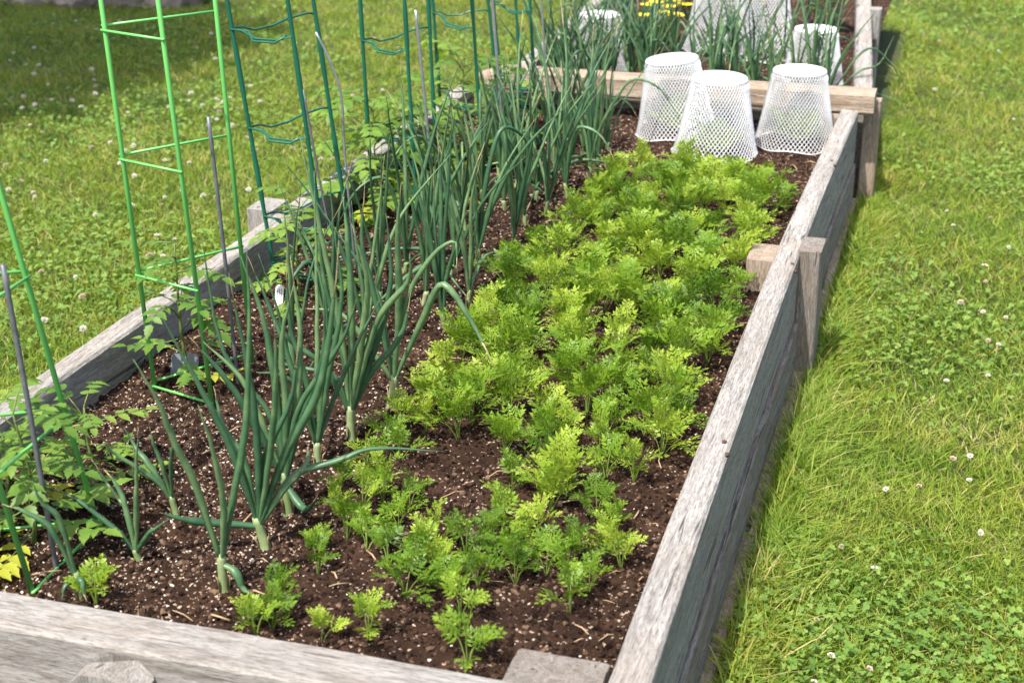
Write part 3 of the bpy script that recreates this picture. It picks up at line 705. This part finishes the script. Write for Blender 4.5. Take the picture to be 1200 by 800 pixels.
# ------------------------------------------------------------------ plant tags
def ptag(px, w, h, m, label, rz=0., tilt=.25, ink=True):
    p = at(px[0], px[1], ZS); o = empty('plant_label', p, label, 'plant label', None, rz)
    def plate(w, z0, z1, t, y=0):
        mb = MB(); b = [(-w/2,z0),(w/2,z0),(w/2,z1-.006),(w/2-.005,z1),(-w/2+.005,z1),(-w/2,z1-.006)]
        vs = [(x, y-t/2, z) for x, z in b]+[(x, y+t/2, z) for x, z in b]; n = 6
        mb.add(vs, [tuple(range(n)), tuple(range(2*n-1, n-1, -1))]+[(i, n+i, n+(i+1)%n, (i+1)%n) for i in range(n)]); return mb
    link('plate', plate(w, -.02, h, .0012).mesh('plate', M[m], False), o)
    if ink:
        mb = MB()
        for k in range(3):
            x = -w*.25+k*w*.25; pts = [(x+math.sin(i*1.9+k)*w*.07, -.0009, h*.45+i*h*.045) for i in range(10)]
            mb.tube(pts, .0006, 4)
        link('handwriting', mb.mesh('handwriting', M['ink']), o)
    o.rotation_euler = (-tilt, .12, rz)
ptag((326,362), .018, .055, 'white2', 'white plant label with faint dark writing between the cages', .1)
ptag((441,232), .022, .045, 'white2', 'small white plant label at the foot of the second dark green cage', -.2, ink=False)
ptag((216,440), .055, .045, 'slate', 'slate grey plant label by the left board', .2, .35, False)
# ------------------------------------------------------------------ mesh baskets
def basket_meshes(h=.235, rt=.085, rb_=.126, nc=56, seed=0):
    rr = random.Random(seed)
    def R(t):   # t 0 base .. 1 top
        return rt + (rb_-rt)*(1-t)**1.15 + .004*math.exp(-t*14) + (-.004 if t > .97 else 0)
    wall = MB(); seg = 12; turn = .25
    for sgn in (-1,1):
        for k in range(nc):
            P = []
            for i in range(seg+1):
                t = i/seg; a = 2*PI*(k/nc + sgn*turn*t); r = R(t)*(1+.010*math.sin(3*a+seed)*(1-t)+.008*math.sin(7*a)*(1-t)**3)+ (.0007*sgn)
                P.append((r*math.cos(a), r*math.sin(a), .002+t*(h-.004)))
            wall.tube(P, .00112, 4, 0, 1.0, False)
    w = wall.mesh('mesh_wall', M['white'], False)
    hem = MB(); P = [((R(0)+.001+.003*math.sin(7*a)+.002*math.sin(3*a+1))*math.cos(a), (R(0)+.001+.003*math.sin(7*a))*math.sin(a), .002+.004*math.sin(5*a+seed)) for a in [2*PI*i/60 for i in range(61)]]
    hem.tube(P, .0020, 5); hm = hem.mesh('hem', M['white'])
    top = MB(); n = 48; prof = [(R(.93)+.0012, h*.93), (R(1)+.003, h-.004), (R(1)+.001, h+.001), (R(1)-.006, h+.002), (R(1)-.020, h), (R(1)-.024, h-.006), (R(1)-.024, h-.010)]
    vs = [(r*math.cos(2*PI*i/n), r*math.sin(2*PI*i/n), z) for r, z in prof for i in range(n)]
    fs = [(j*n+i, j*n+(i+1)%n, (j+1)*n+(i+1)%n, (j+1)*n+i) for j in range(1, len(prof)-1) for i in range(n)]
    top.add(vs, fs)
    tp = top.mesh('top_rim', M['white'])
    flo = MB(); r = R(1)-.023
    for k in range(-9, 10):
        c = k*r/9.5; l = math.sqrt(max(0, r*r-c*c))
        for s in (1,-1):
            d = Vector((math.cos(.9*s), math.sin(.9*s), 0)); q = Vector((-d.y, d.x, 0))
            flo.tube([q*c-d*l+Vector((0,0,h-.008)), q*c+d*l+Vector((0,0,h-.008))], .0019, 4, 0, .6)
    return w, hm, tp, flo.mesh('top_mesh', M['white'])
BM = basket_meshes()
def lettuce(p, label, n=11, L=.10):
    o = empty('lettuce_plant', p, label, 'lettuce', 'leafy seedlings under the baskets')
    rr = random.Random(int(p.x*1000))
    for k in range(n):
        th = k*2.4; lift = .3+.6*k/n; mb = MB(); d = Vector((math.cos(th), math.sin(th), 0)); s = Vector((-d.y, d.x, 0)); l = L*rr.uniform(.8,1.3); vs = []
        for i in range(7):
            t = i/6; w = l*.34*math.sin(PI*min(1,(t*.86+.12)))**.7
            c = d*l*t*(1-lift*.5)+Vector((0,0,l*t*lift*1.2 - l*.15*t*t))
            for j in range(-2,3): vs.append(c+s*w*j/2+Vector((0,0,abs(j)*l*.05+.006*math.sin(i*2+j*2.5))))
        mb.add(vs, [(i*5+j, i*5+j+1, (i+1)*5+j+1, (i+1)*5+j) for i in range(6) for j in range(4)])
        link('leaf', mb.mesh('leaf', M['lettuce']), o)
def basket(px, label, sc=1.0, tilt=(0,0), z=None, group='white mesh baskets in the near bed', let=True, where='near'):
    p = at(px[0], px[1], (ZS if z is None else z)); a, b = toB(p)
    p.z = ZS+.004
    o = empty('mesh_basket', p, label, 'basket', group, random.random()*6)
    for nm, me in zip(('mesh_wall','hem','top_rim','top_mesh'), BM): link(nm, me, o, scale=sc)
    o.rotation_euler = (tilt[0], tilt[1], random.random()*.3)
    if let: lettuce(p+Vector((0,0,.0)), 'pale leafy seedling seen through '+let, 12, .11)
basket((793,155), 'white mesh basket turned upside down, tilted, behind the other two', 1.0, (-.04,-.10), let='the tilted rear mesh basket')
basket((838,181), 'upside-down white mesh basket in the middle, overlapping the tilted one', 1.0, (.03,.0), let='the middle mesh basket')
basket((931,169), 'upside-down white mesh basket on the right, beside the right board', .98, (0,.0), let='the right mesh basket')
FG = 'white mesh baskets in the far bed'
basket((951,104), 'blurred white mesh basket by the right board of the far bed', .90, (0,0), group=FG, let=None)
basket((890,66), 'blurred white mesh basket in the middle of the far bed', 1.12, (0,0), group=FG, let=None)
basket((842,58), 'blurred white mesh basket left of the two others in the far bed', 1.12, (0,0), group=FG, let=None)
basket((702,84), 'blurred white mesh basket at the left of the far bed', .9, (0,0), group=FG, let=None)
# yellow flowers in the far bed
def marigold(px, label):
    p = at(px[0], px[1], ZS); o = empty('yellow_flower_plant', p, label, 'flower', 'yellow flowers in the far bed'); rr = random.Random(px[0])
    st = MB(); fo = MB()
    for k in range(7):
        th = k*2.4; tip = Vector((math.cos(th)*.06, math.sin(th)*.05, .16+.05*rr.random())); st.tube([Vector((0,0,0)), tip*.6+Vector((0,0,.01)), tip], .0016, 4)
        for q in (.4,.6,.8): leaflet(fo, tip*q, Vector((math.cos(th+q*5), math.sin(th+q*5), .2)).normalized(), Vector((0,0,1)), .05)
        fl = MB()
        for j in range(9):
            a = j*.698; d = Vector((math.cos(a), math.sin(a), .35)).normalized(); leaflet(fl, tip, d, Vector((0,-.3,1)).normalized(), .038, 0, .1)
        link('flower', fl.mesh('flower', M['petal']), o)
    link('stems', st.mesh('stems', M['tomato_st']), o); link('foliage', fo.mesh('foliage', M['tomato']), o)
marigold((772,70), 'yellow flowers among the far bed onions left of centre')
marigold((785,52), 'yellow flowers just behind the other yellow clump')
marigold((958,32), 'yellow flowers at the top right of the far bed')
marigold((975,38), 'yellow flowers nearest the right board of the far bed')
# ------------------------------------------------------------------ stones and shade tree
def rock(px, sx, sy, sz, label, seed):
    import bmesh
    bm = bmesh.new(); bmesh.ops.create_icosphere(bm, subdivisions=4, radius=1)
    for v_ in bm.verts:
        n = v_.co.normalized(); f = 1+.22*noise.noise(n*1.6+Vector((seed,0,0)))+.08*noise.noise(n*5+Vector((seed,0,0))); v_.co = Vector((n.x*sx, n.y*sy, n.z*sz))*f
    me = bpy.data.meshes.new('field_stone'); bm.to_mesh(me); bm.free(); me.materials.append(M['rock'])
    p = at(px[0], px[1], 0); p.y += sy*.9
    tag(link('field_stone', me, loc=p+Vector((0,0,sz*.35))), label, 'stone', 'stones at the back of the lawn')
rock((95,8), .22,.2,.16, 'small brown stone at the back of the lawn, left of the pale one', 1)
rock((175,10), .28,.22,.2, 'larger pale stone at the back of the lawn in the shade', 2)
rock((30,4), .25,.2,.15, 'stone half hidden in the top left shade', 3)
tr = empty('shade_tree', (-5.05, 5.05, 0), 'leafy tree beyond the left edge shading the far lawn', 'tree')
mb = MB(); mb.tube([(0,0,-.1),(0.05,.03,1.5),(-.05,.0,3.2),(.05,.05,4.8),(0,0,6.2)], [.24,.19,.15,.10,.04], 12)
for k in range(9):
    th = k*2.4; z0 = 3.0+.3*k; mb.tube([(0,0,z0),(math.cos(th)*.7,math.sin(th)*.7,z0+.6),(math.cos(th)*1.5,math.sin(th)*1.5,z0+1.1)], [.07,.05,.02], 7)
link('trunk', mb.mesh('trunk', M['bark']), tr)
nl = 60000; cl = RNG.normal(0,1,(70,3)); cl /= np.linalg.norm(cl,axis=1)[:,None]; cl *= (RNG.random(70)**.45)[:,None]*np.array([1.6,1.9,1.5]); cl[:,2] += 5.6
ci = RNG.integers(0,70,nl); P = cl[ci]+RNG.normal(0,.26,(nl,3)); d1 = RNG.normal(0,1,(nl,3)); d1 /= np.linalg.norm(d1,axis=1)[:,None]; d2 = np.cross(d1, RNG.normal(0,1,(nl,3))); d2 /= np.linalg.norm(d2,axis=1)[:,None]
V = np.stack([P-d1*.09, P+d2*.05, P+d1*.09, P-d2*.05],1).reshape(-1,3); Q = np.arange(nl*4).reshape(-1,4)
link('crown', big_mesh('crown', V, Q, M['tree']), tr)
# ------------------------------------------------------------------ grass
def lawn_sample(n, fn):
    """rejection sampling with density falling off with distance"""
    out = []
    tot = 0
    while tot < n:
        y = RNG.uniform(1.0, 11.0, 200000); x = RNG.uniform(-4.3, 4.3, 200000)
        halfw = .36*y + .45
        dens = np.clip((2.6/np.maximum(y,1.3))**1.55, .0, 1)
        k = (np.abs(x-0) < halfw) & outside_bed(x, y) & (RNG.random(200000) < dens)
        k &= ~((x < .15) & (y < 2.0))
        if fn is not None: k &= fn(x, y)
        out.append(np.stack([x[k], y[k]],1)); tot += k.sum()
    return np.concatenate(out)[:n]
def gz(x, y):
    return np.array([.018*noise.noise((a*1.3, b*1.3, 0))+.008*noise.noise((a*5, b*5, 3))-.012+mound(a, b) for a, b in zip(x, y)])
def pn(x, y, s, o): return np.array([noise.noise((a*s, b*s, o)) for a, b in zip(x, y)])
def grass(name, n, label, hmin, hmax, w, extra=None):
    P = lawn_sample(n, None) if extra is None else extra; n = len(P)
    x, y = P[:,0], P[:,1]; z = gz(x, y); pt = pn(x, y, 2.4, 7)
    dx, dy = x-ORG.x, y-ORG.y; b = dx*WD.x+dy*WD.y
    edge = np.clip(1-np.minimum(np.abs(b+.08), np.abs(b-1.28))/.13, 0, 1)
    h = (hmin+(hmax-hmin)*RNG.random(n)**1.4)*(1+.5*pt)*(1+.3*edge)
    th = RNG.random(n)*2*PI; ph = RNG.random(n)*2*PI
    lean = np.clip(RNG.normal(.85,.45,n),.1,1.8)
    lx, ly = np.cos(ph)*lean*h, np.sin(ph)*lean*h
    # a common sway per patch
    sw = pn(x, y, 12, 30)*12.0; lx += np.sin(sw)*h*.2; ly += np.cos(sw*1.7+2)*h*.1
    wv = w*RNG.uniform(.6,1.3,n)*(1+.35*np.clip(y-3,0,8)/4)
    sx, sy = -np.sin(th)*wv, np.cos(th)*wv
    def lvl(t, k):
        cx, cy, cz = x+lx*t**1.7, y+ly*t**1.7, z+h*t*(1-.28*np.minimum(lean,1.3)*t)
        return [np.stack([cx-sx*k, cy-sy*k, cz],1), np.stack([cx+sx*k, cy+sy*k, cz],1)]
    a0, a1 = lvl(0, .8); b0, b1 = lvl(.45, 1.0); c0, c1 = lvl(.78, .7); tp = lvl(1, 0)[0]
    V = np.stack([a0,a1,b0,b1,c0,c1,tp],1).reshape(-1,3); o = (np.arange(n)*7)[:,None]
    Q = np.concatenate([o+np.array([[0,1,3,2]]), o+np.array([[2,3,5,4]])]); Tt = o+np.array([[4,5,6]])
    r = np.clip(RNG.normal(.42,.2,n)+.12*pt,0,1); r[RNG.random(n) < .04] = 1.15; r = np.repeat(r, 7)
    tag(link(name, big_mesh(name, V, Q, M['grass'], r, True, Tt)), label, 'grass', None, 'stuff')
grass('grass', 360000, 'short green lawn grass around the beds', .018, .052, .00115)
# taller tufts along the boards
k = 11000; aa = RNG.uniform(-.1, 3.6, k); side = RNG.random(k) < .7
bb = np.where(side, -.078-np.abs(RNG.normal(0,.055,k)), 1.285+np.abs(RNG.normal(0,.04,k)))
E = np.stack([ORG.x+SD.x*aa+WD.x*bb, ORG.y+SD.y*aa+WD.y*bb],1)
grass('tall_grass', k, 'taller uncut grass growing against the boards', .035, .075, .0013, E)
# clover leaves
def clover(n):
    P = lawn_sample(n, lambda x, y: (np.sin(x*3.1+1.3*np.sin(y*2.7))+np.sin(y*3.7+x) + RNG.normal(0,1.1,len(x))) > .7); n = len(P)
    x, y = P[:,0], P[:,1]; z = gz(x, y)+RNG.uniform(.018,.045,n); s = RNG.uniform(.0035,.0068,n)*(1+.1*np.clip(y-3,0,6)); th = RNG.random(n)*6.28
    tx, ty = RNG.normal(0,.35,n), RNG.normal(0,.35,n); VV = []; QQ = []; 
    shp = [(0,0),(.35,-.55),(.95,-.62),(1.25,-.15),(1.25,.15),(.95,.62),(.35,.55)]
    base = 0; Vs = []
    for j in range(3):
        a = th+j*2.094
        for (u, v_) in shp:
            px_ = (u*np.cos(a)-v_*np.sin(a))*s; py_ = (u*np.sin(a)+v_*np.cos(a))*s
            Vs.append(np.stack([x+px_, y+py_, z+px_*tx+py_*ty+abs(v_)*s*.3],1))
    V = np.stack(Vs,1).reshape(-1,3); o = (np.arange(n)*21)[:,None]
    Q = []; Tt = []
    for j in range(3):
        q = j*7; Q += [o+np.array([[q,q+1,q+2,q+3]]), o+np.array([[q,q+3,q+4,q]])[:, :3] if False else o+np.array([[q,q+4,q+5,q+6]])]; Tt.append(o+np.array([[q,q+3,q+4]]))
    r = np.repeat(RNG.random(n), 21)
    tag(link('clover_leaves', big_mesh('clover_leaves', V, np.concatenate(Q), M['clover'], r, False, np.concatenate(Tt))), 'clover leaves growing in patches through the lawn', 'clover', None, 'stuff')
clover(27000)
# clover flowers
def clover_head(seed, fade):
    rr = random.Random(seed); hd = MB(); sq = rr.uniform(.55,.85);
    for k in range(70):
        zz = 1-1.55*(k+.5)/70; r = math.sqrt(max(0,1-zz*zz)); th = k*2.399
        n = Vector((r*math.cos(th), r*math.sin(th), zz)); t = n.cross(Vector((.3,.2,1))).normalized(); b_ = n.cross(t)
        p = n*.0045; L = .0055*rr.uniform(.8,1.15); q = p+n*L*rr.uniform(.7,1.15)+Vector((0,0,.0012)); p.z *= sq; q.z *= sq; w = .0011
        hd.add([p-t*w*.4, p+t*w*.4, q*.85+t*w, q+Vector((0,0,.0003)), q*.85-t*w], [(0,1,2,3,4)])
        hd.add([p-b_*w*.4, p+b_*w*.4, q*.85+b_*w, q, q*.85-b_*w], [(0,1,2,3,4)])
    st = MB(); st.tube([(0,0,-.06),(.003,0,-.03),(0,0,0)], .0008, 5)
    return hd.mesh('flower_head', M['cloverpk' if fade else 'cloverfl'], False), st.mesh('stem', M['clover'])
CH = [clover_head(i, i >= 3) for i in range(5)]
def cf(p, label, sc, fade=False):
    o = empty('clover_flower', p, label, 'clover flower', 'white clover flowers in the lawn', random.random()*6)
    h, s = CH[random.choice((3,4)) if fade else random.randrange(3)]
    a = link('flower_head', h, o, scale=sc); b_ = link('stem', s, o)
    o.rotation_euler[0] = random.uniform(-.4,.4); o.rotation_euler[1] = random.uniform(-.4,.4)
right = [(1110,247),(1160,255),(1117,264),(1154,311),(1155,330),(1152,365),(1179,372),(1158,399),(1158,440),(1109,446),(1126,354),(1182,290),(1170,404),(1077,569),(1136,562),(1149,624),(957,726),(974,768),(914,743),(986,640),(1025,665),(954,798),(1019,783),(1038,573),(1137,534),(1117,537),(1083,40),(1100,48),(1135,30),(1170,60),(1095,105),(1150,110),(1188,140),(1060,25),(1120,75),(1190,20)]
for i, (u, v_) in enumerate(right):
    p = at(u, v_, .045); fade = i % 3 == 1
    lab = 'clover flower in the near right lawn beside the raised bed' if v_ > 500 else ('clover flower at the right edge of the lawn, level with the carrots' if v_ > 200 else 'blurred clover flower in the top right lawn')
    cf(p, ('faded ' if fade else 'white ')+lab, random.uniform(.6,.9), fade)
k = 0
while k < 105:
    u, v_ = random.uniform(0,520), random.uniform(20,420)
    den = .25
    if 0 < u < 90 and 60 < v_ < 130: den = 1
    if 100 < u < 310 and 80 < v_ < 200: den = .9
    if v_ > 280: den = .12
    if u > 320: den = .18
    if random.random() > den: continue
    p = at(u, v_, .045)
    if not outside_bed(np.array([p.x]), np.array([p.y]), .06)[0]: continue
    lab = 'clover flower in the shaded top left lawn' if (v_ < 110 and u < 200) else ('clover flower in the sunny lawn behind the lime green cages' if u < 300 else 'clover flower in the lawn behind the dark green cages')
    cf(p, 'white '+lab, random.uniform(.7,1.15), random.random() < .2); k += 1
# ------------------------------------------------------------------ camera, light, world
cam = bpy.data.cameras.new('camera'); co = bpy.data.objects.new('camera', cam); COL.objects.link(co); S.camera = co
co.location = (0,0,CZ); co.rotation_euler = (PI/2-PITCH, 0, 0)
cam.sensor_width = 36; cam.lens = F/1200*36; cam.clip_end = 1000; cam.clip_start = .05
cam.dof.use_dof = True; cam.dof.focus_distance = 2.9; cam.dof.aperture_fstop = 6.3
EL = math.radians(63); AZ = math.radians(36)
D = Vector((math.cos(EL)*math.sin(AZ), math.cos(EL)*math.cos(AZ), -math.sin(EL)))
sl = bpy.data.lights.new('sun', 'SUN'); sl.energy = 4.1; sl.angle = math.radians(.53); sl.color = (1,.955,.88)
so = bpy.data.objects.new('sun', sl); COL.objects.link(so); so.rotation_euler = D.to_track_quat('-Z','Y').to_euler(); so.location = (-3,-2,8)
w = bpy.data.worlds.new('World'); S.world = w; w.use_nodes = True; nt = w.node_tree
sk = nt.nodes.new('ShaderNodeTexSky'); sk.sky_type = 'NISHITA'; sk.sun_disc = False; sk.dust_density = 3.5; sk.air_density = .9; sk.ozone_density = .8; sk.sun_elevation = EL; sk.sun_rotation = AZ+PI
bg = nt.nodes['Background']; nt.links.new(sk.outputs[0], bg.inputs[0]); bg.inputs[1].default_value = .15
S.view_settings.view_transform = 'Standard'; S.view_settings.look = 'None'; S.view_settings.exposure = .98; S.view_settings.gamma = 1
S.render.engine = 'CYCLES'
